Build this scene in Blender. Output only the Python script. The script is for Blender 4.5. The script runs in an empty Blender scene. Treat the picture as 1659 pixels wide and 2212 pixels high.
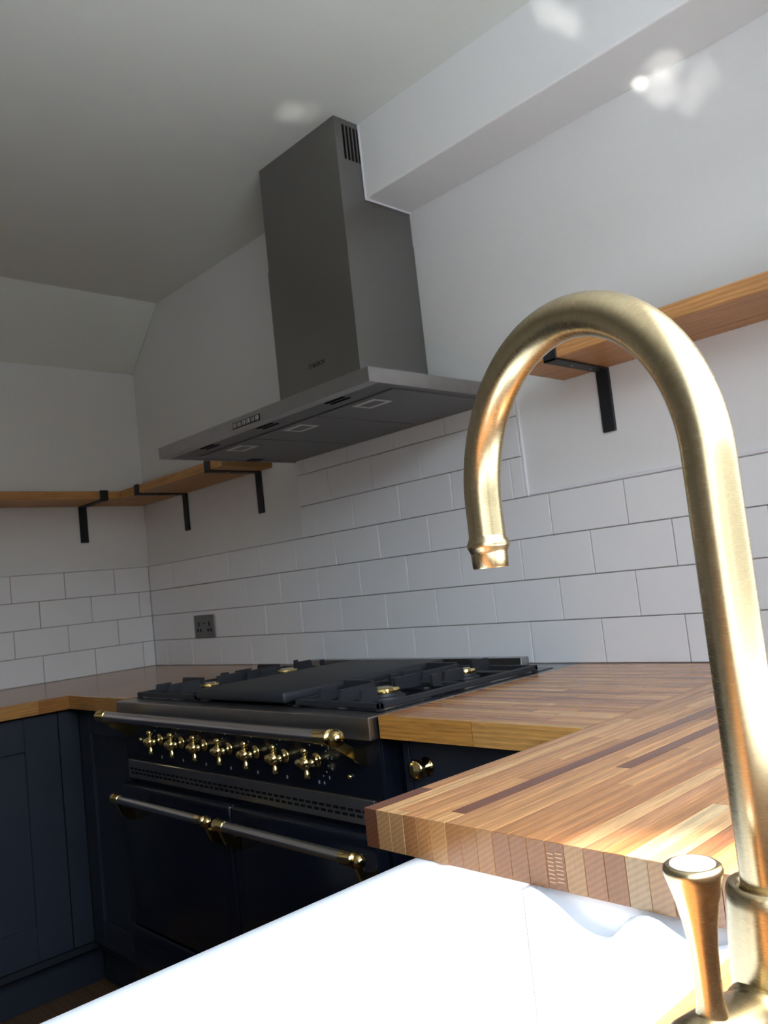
import bpy, bmesh, math, random
from math import sin, cos, pi, radians
from mathutils import Vector, Matrix
random.seed(7)
SC = bpy.context.scene
COL = SC.collection
# ---------------------------------------------------------------- camera
cam_d = bpy.data.cameras.new('camera'); cam = bpy.data.objects.new('camera', cam_d); COL.objects.link(cam)
cam.location = (3.17720642, -1.66278465, 1.13427336)
cam.rotation_euler = (1.65715390, 0.107168956, 0.814638267)
cam_d.sensor_fit = 'HORIZONTAL'; cam_d.sensor_width = 36.0
cam_d.lens = 1782.4 / 1659 * 36.0
cam_d.clip_start = 0.01
cam_d.dof.use_dof = True; cam_d.dof.focus_distance = 0.62; cam_d.dof.aperture_fstop = 34
SC.camera = cam
# ---------------------------------------------------------------- world, sun, exposure
W = bpy.data.worlds.new('sky'); SC.world = W; W.use_nodes = True
wn = W.node_tree.nodes; wl = W.node_tree.links; wn.clear()
wo = wn.new('ShaderNodeOutputWorld'); wb = wn.new('ShaderNodeBackground')
wt = wn.new('ShaderNodeTexCoord'); ws = wn.new('ShaderNodeSeparateXYZ'); wr = wn.new('ShaderNodeValToRGB')
wl.new(wt.outputs['Generated'], ws.inputs[0]); wl.new(ws.outputs['Z'], wr.inputs[0])
wr.color_ramp.elements[0].position = 0.0; wr.color_ramp.elements[0].color = (0.80, 0.91, 1.0, 1)
wr.color_ramp.elements[1].position = 0.9; wr.color_ramp.elements[1].color = (0.60, 0.76, 1.0, 1)
wl.new(wr.outputs[0], wb.inputs['Color']); wl.new(wb.outputs[0], wo.inputs['Surface'])
wb.inputs['Strength'].default_value = 11.5
sun_d = bpy.data.lights.new('sun', 'SUN'); sun = bpy.data.objects.new('sun', sun_d); COL.objects.link(sun)
sun_d.energy = 20.0; sun_d.angle = radians(4.5); sun_d.color = (1.0, 0.99, 0.985)
sun.rotation_euler = Vector((-0.58, -0.30, -1.0)).to_track_quat('-Z', 'Y').to_euler()
def portal(loc, rot, sx, sy):
    d = bpy.data.lights.new('window_portal', 'AREA'); d.shape = 'RECTANGLE'; d.size = sx; d.size_y = sy
    d.cycles.is_portal = True
    o = bpy.data.objects.new('window_portal', d); COL.objects.link(o); o.location = loc; o.rotation_euler = rot
portal((3.36, -1.445, 1.55), (0, radians(90), 0), 1.10, 1.51)
SC.view_settings.view_transform = 'Standard'; SC.view_settings.look = 'None'
SC.view_settings.gamma = 1.0; SC.view_settings.use_curve_mapping = False
SC.view_settings.exposure = 0.26
try:
    SC.cycles.max_bounces = 10; SC.cycles.diffuse_bounces = 6; SC.cycles.glossy_bounces = 5
    SC.cycles.sample_clamp_indirect = 12.0; SC.cycles.caustics_reflective = False; SC.cycles.caustics_refractive = False
except Exception: pass

# ---------------------------------------------------------------- materials
def nt(name):
    m = bpy.data.materials.new(name); m.use_nodes = True
    n = m.node_tree.nodes; l = m.node_tree.links
    return m, n, l, n['Principled BSDF']
def plain(name, col, rough=0.5, metal=0.0, spec=0.5, bump=0.0, bscale=60, var=0.04, coat=0.0, rvar=0.0):
    m, n, l, b = nt(name)
    b.inputs['Metallic'].default_value = metal
    b.inputs['Specular IOR Level'].default_value = spec
    b.inputs['Coat Weight'].default_value = coat
    b.inputs['Coat Roughness'].default_value = 0.08
    tc = n.new('ShaderNodeTexCoord'); no = n.new('ShaderNodeTexNoise'); no.inputs['Scale'].default_value = bscale
    no.inputs['Detail'].default_value = 4
    l.new(tc.outputs['Object'], no.inputs['Vector'])
    mp = n.new('ShaderNodeMapRange'); mp.inputs['To Min'].default_value = 1 - var; mp.inputs['To Max'].default_value = 1 + var
    l.new(no.outputs['Fac'], mp.inputs['Value'])
    mx = n.new('ShaderNodeVectorMath'); mx.operation = 'SCALE'; mx.inputs[0].default_value = col
    l.new(mp.outputs[0], mx.inputs['Scale']); l.new(mx.outputs[0], b.inputs['Base Color'])
    mr = n.new('ShaderNodeMapRange'); mr.inputs['To Min'].default_value = max(0.02, rough - rvar); mr.inputs['To Max'].default_value = rough + rvar
    l.new(no.outputs['Fac'], mr.inputs['Value']); l.new(mr.outputs[0], b.inputs['Roughness'])
    if bump:
        bp = n.new('ShaderNodeBump'); bp.inputs['Strength'].default_value = bump; bp.inputs['Distance'].default_value = 0.002
        l.new(no.outputs['Fac'], bp.inputs['Height']); l.new(bp.outputs[0], b.inputs['Normal'])
    return m
def brushed(name, col, rough, axis_scale, bump=0.15, var=0.12, uv=False, rv=0.08, metal=1.0, coat=0.0):
    """metal with fine streaks; axis_scale stretches the noise"""
    m, n, l, b = nt(name)
    b.inputs['Metallic'].default_value = metal; b.inputs['Coat Weight'].default_value = coat
    tc = n.new('ShaderNodeTexCoord'); mp = n.new('ShaderNodeMapping'); mp.inputs['Scale'].default_value = axis_scale
    l.new(tc.outputs['UV' if uv else 'Object'], mp.inputs['Vector'])
    no = n.new('ShaderNodeTexNoise'); no.inputs['Scale'].default_value = 1.0; no.inputs['Detail'].default_value = 5; no.inputs['Roughness'].default_value = 0.7
    l.new(mp.outputs[0], no.inputs['Vector'])
    n2 = n.new('ShaderNodeTexNoise'); n2.inputs['Scale'].default_value = 35; n2.inputs['Detail'].default_value = 3
    l.new(tc.outputs['Object'], n2.inputs['Vector'])
    ad = n.new('ShaderNodeMath'); ad.operation = 'ADD'; l.new(no.outputs['Fac'], ad.inputs[0]); l.new(n2.outputs['Fac'], ad.inputs[1])
    mr = n.new('ShaderNodeMapRange'); mr.inputs['From Max'].default_value = 2.0; mr.inputs['To Min'].default_value = 1 - var * 2; mr.inputs['To Max'].default_value = 1 + var * 2
    l.new(ad.outputs[0], mr.inputs['Value'])
    mx = n.new('ShaderNodeVectorMath'); mx.operation = 'SCALE'; mx.inputs[0].default_value = col
    l.new(mr.outputs[0], mx.inputs['Scale']); l.new(mx.outputs[0], b.inputs['Base Color'])
    rr = n.new('ShaderNodeMapRange'); rr.inputs['To Min'].default_value = rough - rv; rr.inputs['To Max'].default_value = rough + rv
    l.new(no.outputs['Fac'], rr.inputs['Value']); l.new(rr.outputs[0], b.inputs['Roughness'])
    bp = n.new('ShaderNodeBump'); bp.inputs['Strength'].default_value = bump; bp.inputs['Distance'].default_value = 0.0006
    l.new(no.outputs['Fac'], bp.inputs['Height']); l.new(bp.outputs[0], b.inputs['Normal'])
    return m
def wood(name, rough=0.24, coat=0.2, use_object_color=True, base=(0.42, 0.22, 0.095), endgrain=True, staves=None):
    """grain runs along the object's local X; the stave colour is the object's own colour"""
    m, n, l, b = nt(name)
    tc = n.new('ShaderNodeTexCoord'); oi = n.new('ShaderNodeObjectInfo')
    off = n.new('ShaderNodeVectorMath'); off.operation = 'MULTIPLY_ADD'
    cv = n.new('ShaderNodeCombineXYZ')
    for i in range(3): l.new(oi.outputs['Random'], cv.inputs[i])
    l.new(cv.outputs[0], off.inputs[0]); off.inputs[1].default_value = (13.0, 3.1, 5.3); l.new(tc.outputs['Object'], off.inputs[2])
    def noise(scale, sc, det=6, ro=0.6, dist=0.0):
        mp = n.new('ShaderNodeMapping'); mp.inputs['Scale'].default_value = sc; l.new(off.outputs[0], mp.inputs['Vector'])
        x = n.new('ShaderNodeTexNoise'); x.inputs['Scale'].default_value = scale; x.inputs['Detail'].default_value = det
        x.inputs['Roughness'].default_value = ro; x.inputs['Distortion'].default_value = dist; l.new(mp.outputs[0], x.inputs['Vector']); return x.outputs['Fac']
    fine = noise(1.0, (9, 420, 420), 4, 0.6)
    broad = noise(1.0, (5, 62, 62), 5, 0.6, 1.4)
    pores = noise(1.0, (40, 900, 900), 2, 0.5)
    mpw = n.new('ShaderNodeMapping'); mpw.inputs['Scale'].default_value = (2.2, 30, 30); l.new(off.outputs[0], mpw.inputs['Vector'])
    wv = n.new('ShaderNodeTexWave'); wv.wave_type = 'RINGS'; wv.rings_direction = 'X'; wv.inputs['Scale'].default_value = 1.4
    wv.inputs['Distortion'].default_value = 5.0; wv.inputs['Detail'].default_value = 3; wv.inputs['Detail Scale'].default_value = 1.2
    l.new(mpw.outputs[0], wv.inputs['Vector'])
    def mr(src, a, c, lo=0.0, hi=1.0):
        x = n.new('ShaderNodeMapRange'); x.inputs['From Min'].default_value = lo; x.inputs['From Max'].default_value = hi
        x.inputs['To Min'].default_value = a; x.inputs['To Max'].default_value = c; l.new(src, x.inputs['Value']); return x.outputs[0]
    def mul(a, c):
        x = n.new('ShaderNodeMath'); x.operation = 'MULTIPLY'; l.new(a, x.inputs[0]); l.new(c, x.inputs[1]); return x.outputs[0]
    side = mul(mul(mr(fine, 0.80, 1.16, 0.25, 0.75), mr(broad, 0.74, 1.16, 0.3, 0.70)), mul(mr(wv.outputs['Fac'], 0.86, 1.08), mr(pores, 0.88, 1.05, 0.35, 0.6)))
    val = side
    if endgrain:
        # rings and rays on faces whose normal runs along local X
        sn = n.new('ShaderNodeSeparateXYZ'); l.new(tc.outputs['Normal'], sn.inputs[0])
        ab = n.new('ShaderNodeMath'); ab.operation = 'ABSOLUTE'; l.new(sn.outputs['X'], ab.inputs[0])
        gt = n.new('ShaderNodeMath'); gt.operation = 'GREATER_THAN'; gt.inputs[1].default_value = 0.7; l.new(ab.outputs[0], gt.inputs[0])
        mp2 = n.new('ShaderNodeMapping'); mp2.inputs['Scale'].default_value = (0, 1, 1); l.new(off.outputs[0], mp2.inputs['Vector'])
        wr2 = n.new('ShaderNodeTexWave'); wr2.wave_type = 'RINGS'; wr2.rings_direction = 'X'; wr2.inputs['Scale'].default_value = 70
        wr2.inputs['Distortion'].default_value = 1.6; wr2.inputs['Detail'].default_value = 3; wr2.inputs['Detail Scale'].default_value = 0.6
        l.new(tc.outputs['Object'], mp2.inputs['Vector']) if False else None
        l.new(mp2.outputs[0], wr2.inputs['Vector'])
        mp3 = n.new('ShaderNodeMapping'); mp3.inputs['Scale'].default_value = (0, 420, 50); mp3.inputs['Rotation'].default_value = (0.5, 0, 0); l.new(off.outputs[0], mp3.inputs['Vector'])
        rays = n.new('ShaderNodeTexNoise'); rays.inputs['Scale'].default_value = 1.0; rays.inputs['Detail'].default_value = 3; l.new(mp3.outputs[0], rays.inputs['Vector'])
        e = mul(mr(wr2.outputs['Fac'], 0.80, 1.0), mr(rays.outputs['Fac'], 0.90, 1.07, 0.3, 0.7))
        mixn = n.new('ShaderNodeMix'); mixn.data_type = 'FLOAT'; l.new(gt.outputs[0], mixn.inputs[0]); l.new(side, mixn.inputs[2])
        k = n.new('ShaderNodeMath'); k.operation = 'MULTIPLY'; k.inputs[1].default_value = 0.50; l.new(e, k.inputs[0])
        l.new(k.outputs[0], mixn.inputs[3]); val = mixn.outputs[0]
    sc = n.new('ShaderNodeVectorMath'); sc.operation = 'SCALE'
    if staves:
        mpb = n.new('ShaderNodeMapping'); l.new(tc.outputs['Object'], mpb.inputs['Vector'])
        bt = n.new('ShaderNodeTexBrick'); bt.inputs['Scale'].default_value = 1.0; bt.inputs['Brick Width'].default_value = 0.42
        bt.inputs['Row Height'].default_value = 0.0194; bt.inputs['Mortar Size'].default_value = 0.0003; bt.offset = 0.37
        bt.inputs['Color1'].default_value = (0.52, 0.27, 0.10, 1); bt.inputs['Color2'].default_value = (0.32, 0.14, 0.05, 1)
        bt.inputs['Mortar'].default_value = (0.2, 0.1, 0.05, 1); l.new(mpb.outputs[0], bt.inputs['Vector'])
        l.new(bt.outputs['Color'], sc.inputs[0])
    elif use_object_color: l.new(oi.outputs['Color'], sc.inputs[0])
    else: sc.inputs[0].default_value = base
    l.new(val, sc.inputs['Scale'])
    if endgrain and not staves:
        mc = n.new('ShaderNodeMix'); mc.data_type = 'RGBA'; src = sc.inputs[0].links[0].from_socket
        hf = n.new('ShaderNodeMath'); hf.operation = 'MULTIPLY'; hf.inputs[1].default_value = 0.15; l.new(gt.outputs[0], hf.inputs[0])
        l.new(hf.outputs[0], mc.inputs[0]); l.new(src, mc.inputs[6]); mc.inputs[7].default_value = (0.37, 0.165, 0.068, 1)
        l.new(mc.outputs[2], sc.inputs[0])
    # push the dark grain towards a redder brown
    gm = n.new('ShaderNodeHueSaturation'); gm.inputs['Saturation'].default_value = 1.05; l.new(sc.outputs[0], gm.inputs['Color'])
    l.new(gm.outputs[0], b.inputs['Base Color'])
    b.inputs['Roughness'].default_value = rough; b.inputs['Coat Weight'].default_value = coat; b.inputs['Coat Roughness'].default_value = 0.05
    b.inputs['Specular IOR Level'].default_value = 0.4
    bp = n.new('ShaderNodeBump'); bp.inputs['Strength'].default_value = 0.12; bp.inputs['Distance'].default_value = 0.0005
    l.new(val, bp.inputs['Height']); l.new(bp.outputs[0], b.inputs['Normal'])
    return m

M = {}
M['plaster'] = plain('plaster', (0.75, 0.755, 0.755), 0.75, spec=0.2, bump=0.05, bscale=90, var=0.02)
M['ceiling'] = plain('ceiling_paint', (0.70, 0.725, 0.685), 0.8, spec=0.2, bump=0.03, bscale=60, var=0.015)
M['tile'] = plain('satin_tile', (0.80, 0.805, 0.82), 0.30, spec=0.45, var=0.015, bscale=12, coat=0.0)
M['grout'] = plain('grout', (0.27, 0.26, 0.25), 0.9, spec=0.1, bscale=200)
M['bead'] = plain('caulk', (0.74, 0.74, 0.78), 0.45, bscale=40)
M['navy'] = plain('navy_paint', (0.021, 0.025, 0.037), 0.45, spec=0.4, bump=0.04, bscale=180, var=0.08)
M['navyin'] = plain('navy_carcass', (0.008, 0.010, 0.014), 0.6)
M['enamel'] = plain('black_enamel', (0.0045, 0.006, 0.011), 0.22, spec=0.5, bscale=20, var=0.05)
M['iron'] = plain('cast_iron', (0.018, 0.020, 0.025), 0.48, spec=0.5, bump=0.3, bscale=700, var=0.15)
M['black'] = plain('black_metal', (0.012, 0.014, 0.017), 0.5, spec=0.4, bump=0.1, bscale=250)
M['dark'] = plain('dark_void', (0.004, 0.004, 0.004), 0.8, spec=0.1)
M['steel'] = brushed('brushed_steel', (0.36, 0.35, 0.34), 0.36, (6, 6, 900))
M['steelh'] = brushed('brushed_steel_long', (0.40, 0.39, 0.39), 0.32, (6, 900, 900))
M['steelhood'] = brushed('hood_steel', (0.275, 0.272, 0.265), 0.34, (900, 900, 5), bump=0.1, var=0.03)
M['mesh'] = plain('filter_mesh', (0.20, 0.20, 0.21), 0.45, metal=0.8, bump=0.5, bscale=900)
M['handlegrey'] = plain('filter_handle_metal', (0.62, 0.63, 0.62), 0.35, metal=0.5)
M['rod'] = plain('satin_steel_rod', (0.58, 0.58, 0.60), 0.27, metal=1.0, bscale=30, var=0.02)
M['brassp'] = plain('polished_brass', (0.78, 0.60, 0.26), 0.13, metal=1.0, bscale=80, var=0.05)
M['brass'] = brushed('aged_brass', (0.49, 0.40, 0.24), 0.27, (9.0, 2600, 1), bump=0.025, var=0.035, uv=True, rv=0.035)
M['porcelain'] = plain('porcelain', (0.86, 0.875, 0.89), 0.12, spec=0.5, bscale=10, var=0.01, coat=0.3)
M['ink'] = plain('ink', (0.02, 0.02, 0.02), 0.5)
M['mark'] = plain('pale_print', (0.55, 0.55, 0.52), 0.5)
M['oakstave'] = wood('oiled_stave')
M['oakslab'] = wood('oiled_slab', staves=True, rough=0.25)
M['oakshelf'] = wood('oak_shelf_wood', rough=0.45, coat=0.05)
M['floor'] = wood('floor_board_wood', rough=0.45, coat=0.05, endgrain=False)
M['ground'] = plain('ground_outside', (0.60, 0.60, 0.58), 0.9, bscale=4)
M['skyblocker'] = plain('sky_blocker_dark', (0.16, 0.14, 0.11), 0.9, bscale=3)  # dark finish of the added outdoor light blocker
M['frame'] = plain('white_frame', (0.84, 0.84, 0.82), 0.4)
def glassmat():
    m = bpy.data.materials.new('window_glass'); m.use_nodes = True; n = m.node_tree.nodes; l = m.node_tree.links; n.clear()
    o = n.new('ShaderNodeOutputMaterial'); mi = n.new('ShaderNodeMixShader'); t = n.new('ShaderNodeBsdfTransparent'); g = n.new('ShaderNodeBsdfGlossy')
    g.inputs['Roughness'].default_value = 0.0; mi.inputs[0].default_value = 0.07
    l.new(t.outputs[0], mi.inputs[1]); l.new(g.outputs[0], mi.inputs[2]); l.new(mi.outputs[0], o.inputs['Surface']); return m
M['glass'] = glassmat()

# ---------------------------------------------------------------- helpers
WL = {}
def reg(o, wl_): WL[o.name] = Vector(wl_)
def wloc(o): return WL[o.name] if o is not None else Vector((0, 0, 0))
def tag(o, label=None, cat=None, group=None, kind=None):
    if label: o['label'] = label
    if cat: o['category'] = cat
    if group: o['group'] = group
    if kind: o['kind'] = kind
    return o
def thing(name, loc, label, cat, group=None, kind=None):
    o = bpy.data.objects.new(name, None); COL.objects.link(o); o.location = loc; o.empty_display_size = 0.02; reg(o, loc)
    return tag(o, label, cat, group, kind)
def obj(name, bm, mat, parent=None, origin=None, smooth=False, rz=0.0, color=None, label=None, kind=None, mesh=None):
    """bm in world coordinates (unless mesh is given); object origin at origin"""
    og = Vector(origin) if origin is not None else wloc(parent)
    if mesh is None:
        mesh = bpy.data.meshes.new(name)
        if og.length > 0: bmesh.ops.translate(bm, verts=bm.verts, vec=-og)
        if rz: bmesh.ops.rotate(bm, verts=bm.verts, cent=(0, 0, 0), matrix=Matrix.Rotation(-rz, 3, 'Z'))
        bm.normal_update(); bm.to_mesh(mesh); bm.free()
        if smooth:
            for p in mesh.polygons: p.use_smooth = True
        if mat is not None: mesh.materials.append(mat)
    o = bpy.data.objects.new(name, mesh); COL.objects.link(o)
    if parent is not None: o.parent = parent
    o.location = og - wloc(parent); o.rotation_euler = (0, 0, rz)
    if color: o.color = (*color, 1)
    if label: o['label'] = label
    if kind: o['kind'] = kind
    reg(o, og)
    return o
def box(bm, x0, x1, y0, y1, z0, z1, bev=0.0, seg=1):
    r = bmesh.ops.create_cube(bm, size=1.0)
    vs = r['verts']
    for v in vs:
        v.co = Vector(((x0 + x1) / 2 + v.co.x * abs(x1 - x0), (y0 + y1) / 2 + v.co.y * abs(y1 - y0), (z0 + z1) / 2 + v.co.z * abs(z1 - z0)))
    if bev > 0:
        es = list({e for v in vs for e in v.link_edges})
        bmesh.ops.bevel(bm, geom=es, offset=bev, segments=seg, affect='EDGES', profile=0.5)
    return bm
def bx(*a, **k): return box(bmesh.new(), *a, **k)
def cyl(bm, c, axis, r, h, seg=24, r2=None):
    """cylinder starting at c running h along axis"""
    a = Vector(axis).normalized(); q = Vector((0, 0, 1)).rotation_difference(a).to_matrix().to_4x4()
    mt = Matrix.Translation(Vector(c) + a * h / 2) @ q
    bmesh.ops.create_cone(bm, cap_ends=True, segments=seg, radius1=r, radius2=r if r2 is None else r2, depth=h, matrix=mt); return bm
def lathe(bm, c, axis, prof, seg=28, uv=False):
    """prof: list of (distance along axis, radius)"""
    a = Vector(axis).normalized(); q = Vector((0, 0, 1)).rotation_difference(a)
    rings = []
    for d, r in prof:
        if r < 1e-6: rings.append([bm.verts.new(Vector(c) + a * d)])
        else: rings.append([bm.verts.new(Vector(c) + q @ Vector((r * cos(2 * pi * k / seg), r * sin(2 * pi * k / seg), d))) for k in range(seg)])
    L = bm.loops.layers.uv.verify() if uv else None
    for i in range(len(rings) - 1):
        A, B = rings[i], rings[i + 1]
        for k in range(seg):
            k2 = (k + 1) % seg
            if len(A) == 1 and len(B) == 1: continue
            if len(A) == 1: f = bm.faces.new((A[0], B[k2], B[k])) if False else bm.faces.new((A[0], B[k], B[k2]))
            elif len(B) == 1: f = bm.faces.new((A[k], B[0], A[k2]))
            else: f = bm.faces.new((A[k], B[k], B[k2], A[k2]))
            if uv:
                us = {}
                for lp in f.loops:
                    co = lp.vert.co
                    idx = None
                    for (ring, d, off) in ((A, prof[i][0], 0), (B, prof[i + 1][0], 0)):
                        if lp.vert in ring:
                            j = ring.index(lp.vert) if len(ring) > 1 else k
                            u = j / seg
                            if j == 0 and k == seg - 1 and len(ring) > 1: u = 1.0
                            lp[L].uv = (u, d)
    bmesh.ops.recalc_face_normals(bm, faces=bm.faces)
    return bm
def sphere(bm, c, r, u=16, v=10):
    bmesh.ops.create_uvsphere(bm, u_segments=u, v_segments=v, radius=r, matrix=Matrix.Translation(Vector(c))); return bm
def prism(bm, pts, axis, lo, hi):
    """extrude a polygon; pts are the two coordinates other than axis, in xyz order"""
    def mk(p, t):
        if axis == 'x': return (t, p[0], p[1])
        if axis == 'y': return (p[0], t, p[1])
        return (p[0], p[1], t)
    a = [bm.verts.new(mk(p, lo)) for p in pts]; b = [bm.verts.new(mk(p, hi)) for p in pts]
    bm.faces.new(a); bm.faces.new(b[::-1])
    n = len(pts)
    for i in range(n): bm.faces.new((a[i], b[i], b[(i + 1) % n], a[(i + 1) % n]))
    bmesh.ops.recalc_face_normals(bm, faces=bm.faces); return bm
def smooth_by_angle(o, ang=35):
    me = o.data
    for p in me.polygons: p.use_smooth = True
    try: me.set_sharp_from_angle(angle=radians(ang))
    except Exception: pass
    return o
_mc = {}
def cached_box(name, key, mat, sx, sy, sz, bev):
    k = (name, key, round(sx, 4), round(sy, 4), round(sz, 4))
    if k not in _mc:
        bm = bx(-sx / 2, sx / 2, -sy / 2, sy / 2, -sz / 2, sz / 2, bev=bev)
        me = bpy.data.meshes.new(name); bm.to_mesh(me); bm.free(); me.materials.append(mat); _mc[k] = me
    return _mc[k]

XR = 3.13          # inner face of the window wall
ZC = 2.362         # ceiling
YF = -4.2          # far end of the room
TZ, TB, TA = 0.9, 0.1021, 0.2025
# ---------------------------------------------------------------- structure
floor = thing('floor', (0, 0, 0), None, None, kind='structure')
obj('subfloor', bx(-0.1, 3.5, YF - 0.1, 0.1, -0.08, -0.021), M['navyin'], floor)
rf = random.Random(3)
y = 0.0; i = 0
while y > YF:
    x = -0.0 - rf.random() * 1.2
    while x < XR:
        ln = 1.2; a = max(x, 0.0); b_ = min(x + ln, XR)
        if b_ - a > 0.02:
            c = rf.choice([(0.12, 0.07, 0.035), (0.15, 0.085, 0.045), (0.10, 0.058, 0.03)])
            me = cached_box('floor_board', 0, M['floor'], b_ - a - 0.002, 0.118, 0.02, 0.0008)
            obj('floor_board', None, None, floor, origin=((a + b_) / 2, y - 0.06, -0.0105), color=c, mesh=me)
        x += ln
    y -= 0.12; i += 1
ceiling = obj('ceiling', bx(-0.1, XR + 0.35, YF - 0.1, 0.1, ZC, ZC + 0.1), M['ceiling']); tag(ceiling, kind='structure')
bm = bmesh.new(); prism(bm, [(-0.1, 2.130), (0.0, 2.130), (0.250, ZC), (-0.1, ZC)], 'y', YF, 0.0)
tag(obj('ceiling_slope', bm, M['ceiling']), kind='structure')
back = obj('wall_back', bx(-0.1, XR + 0.35, 0.003, 0.12, 0, ZC), M['plaster']); tag(back, kind='structure')
left = obj('wall_left', bx(-0.12, -0.003, YF, 0.1, 0, 2.13), M['plaster']); tag(left, kind='structure')
tag(obj('wall_front', bx(-0.1, XR + 0.35, YF - 0.12, YF, 0, ZC), M['plaster']), kind='structure')
# boxed-in pipe run along the top of the back wall, right of the chimney
boxing = obj('wall_boxing', bx(1.52, XR + 0.02, -0.166, 0.003, 2.154, ZC + 0.01, 0.004, 2), M['plaster']); tag(boxing, kind='structure')
# window wall
WY0, WY1, WZ0, WZ1, WXO = -2.20, -0.67, 1.00, 2.10, 3.43
bm = bmesh.new()
box(bm, XR, WXO, WY1, 0.1, 0, ZC); box(bm, XR, WXO, YF, WY0, 0, ZC)
box(bm, XR, WXO, WY0, WY1, 0, WZ0); box(bm, XR, WXO, WY0, WY1, WZ1, ZC)
tag(obj('wall_right', bm, M['plaster']), kind='structure')
win = thing('window_1', (3.40, -1.445, 1.55), None, None, kind='structure')
bm = bmesh.new()
box(bm, 3.385, 3.425, WY0, WY0 + 0.05, WZ0, WZ1, 0.003); box(bm, 3.385, 3.425, WY1 - 0.05, WY1, WZ0, WZ1, 0.003)
box(bm, 3.385, 3.425, WY0 + 0.05, WY1 - 0.05, WZ0, WZ0 + 0.05, 0.003); box(bm, 3.385, 3.425, WY0 + 0.05, WY1 - 0.05, WZ1 - 0.05, WZ1, 0.003)
box(bm, 3.39, 3.42, -1.555, -1.495, WZ0 + 0.05, WZ1 - 0.05, 0.003)
obj('window_frame', bm, M['frame'], win)
obj('window_pane', bx(3.403, 3.407, WY0 + 0.05, -1.555, WZ0 + 0.05, WZ1 - 0.05), M['glass'], win)
obj('window_pane', bx(3.403, 3.407, -1.495, WY1 - 0.05, WZ0 + 0.05, WZ1 - 0.05), M['glass'], win)
obj('window_sill', bx(3.10, 3.39, WY0 + 0.001, WY1 - 0.001, WZ0 + 0.0005, WZ0 + 0.018, 0.003), M['frame'], win)
tag(obj('ground', bx(3.5, 60, -40, 40, -0.6, -0.5), M['ground']), kind='structure')

tag(obj('sky_blocker', bx(9.0, 9.3, -40, 40, -0.5, 2.9), M['skyblocker']), kind='structure')  # unseen slab added outside to cut low sky light on the left wall
# tiles ---------------------------------------------------------------
def tiles(parent, axis, a0, a1, row, off, zt=None):
    """one course of tiles between a0..a1 (positive distance from the corner)"""
    z0 = TZ + TB * (row - 1) + 0.00125; z1 = TZ + TB * row - 0.00125
    if zt: z1 = min(z1, zt)
    k = math.floor((a0 - off) / TA) - 1
    while off + k * TA < a1:
        s = max(off + k * TA + 0.00125, a0); e = min(off + (k + 1) * TA - 0.00125, a1)
        k += 1
        if e - s < 0.006: continue
        if axis == 'x':
            me = cached_box('tile', 'x', M['tile'], round(e - s, 4), 0.0056, z1 - z0, 0.0009)
            obj('tile', None, None, parent, origin=((s + e) / 2, 0.0, (z0 + z1) / 2), mesh=me)
        else:
            me = cached_box('tile', 'y', M['tile'], 0.0056, round(e - s, 4), z1 - z0, 0.0009)
            obj('tile', None, None, parent, origin=(0.0, -(s + e) / 2, (z0 + z1) / 2), mesh=me)
SX0, SX1 = 1.0575, 1.9565
for r in (1, 2, 3, 4):
    tiles(back, 'x', 0.004, XR - 0.002, r, 0.0998 if r % 2 else 0.2008)
for r in (5, 6, 7):
    tiles(back, 'x', SX0, SX1, r, 1.1105 if r % 2 else 1.2106)
ZT = TZ + 4 * TB; ZS = TZ + 7 * TB
bm = bmesh.new(); box(bm, 0, XR, 0.0005, 0.0035, TZ - 0.04, ZT); box(bm, SX0 - 0.001, SX1 + 0.001, 0.0005, 0.0035, ZT, ZS)
obj('grout', bm, M['grout'], back)
for r in (1, 2, 3, 4):
    tiles(left, 'y', 0.004, 2.6, r, 0.0545 if r % 2 else 0.1547)
obj('grout', bx(-0.0035, -0.0005, -2.6, 0, TZ - 0.04, ZT), M['grout'], left)
# caulk beads where tile meets plaster
bm = bmesh.new()
box(bm, SX1 + 0.0005, SX1 + 0.0105, -0.0035, 0.0035, ZT + 0.0005, ZS, 0.002); box(bm, SX1 + 0.0105, XR, -0.003, 0.0035, ZT + 0.0005, ZT + 0.0085, 0.002)
tag(obj('trim_1', bm, M['bead']), kind='structure')
bm = bmesh.new()
box(bm, SX0 - 0.0065, SX0 - 0.0005, -0.002, 0.0035, ZT + 0.0005, ZS, 0.001); box(bm, 0, SX0 - 0.0065, -0.002, 0.0035, ZT + 0.0003, ZT + 0.005, 0.001)
box(bm, -0.0035, 0.002, -2.6, 0, ZT + 0.0003, ZT + 0.005, 0.001)
tag(obj('trim_2', bm, M['bead']), kind='structure')

bm = bmesh.new()
box(bm, 1.6785, 1.6835, -0.170, 0.0028, 2.1495, 2.1538, 0.001); box(bm, 1.6785, 1.6830, -0.1705, -0.1662, 2.1538, 2.358, 0.001)
tag(obj('trim_3', bm, M['bead']), kind='structure')
# ---------------------------------------------------------------- socket
so = thing('double_socket', (0.412, 0, 1.046), 'brushed steel double plug socket on tiled wall left of the cooker', 'socket')
pl = obj('faceplate', bx(0.341, 0.483, -0.0085, -0.0032, 1.003, 1.089, 0.0025, 2), brushed('socket_steel', (0.19, 0.185, 0.18), 0.4, (6, 900, 900)), so)
def slot(x0, x1, z0, z1, nm='pin_hole'): obj(nm, bx(x0, x1, -0.0092, -0.0080, z0, z1), M['dark'], so)
for cx in (0.376, 0.449):
    slot(cx - 0.0035, cx + 0.0035, 1.047, 1.063)
    slot(cx - 0.0145, cx - 0.0060, 1.026, 1.037); slot(cx + 0.0060, cx + 0.0145, 1.026, 1.037)
slot(0.404, 0.421, 1.057, 1.060, 'maker_mark')

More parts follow.
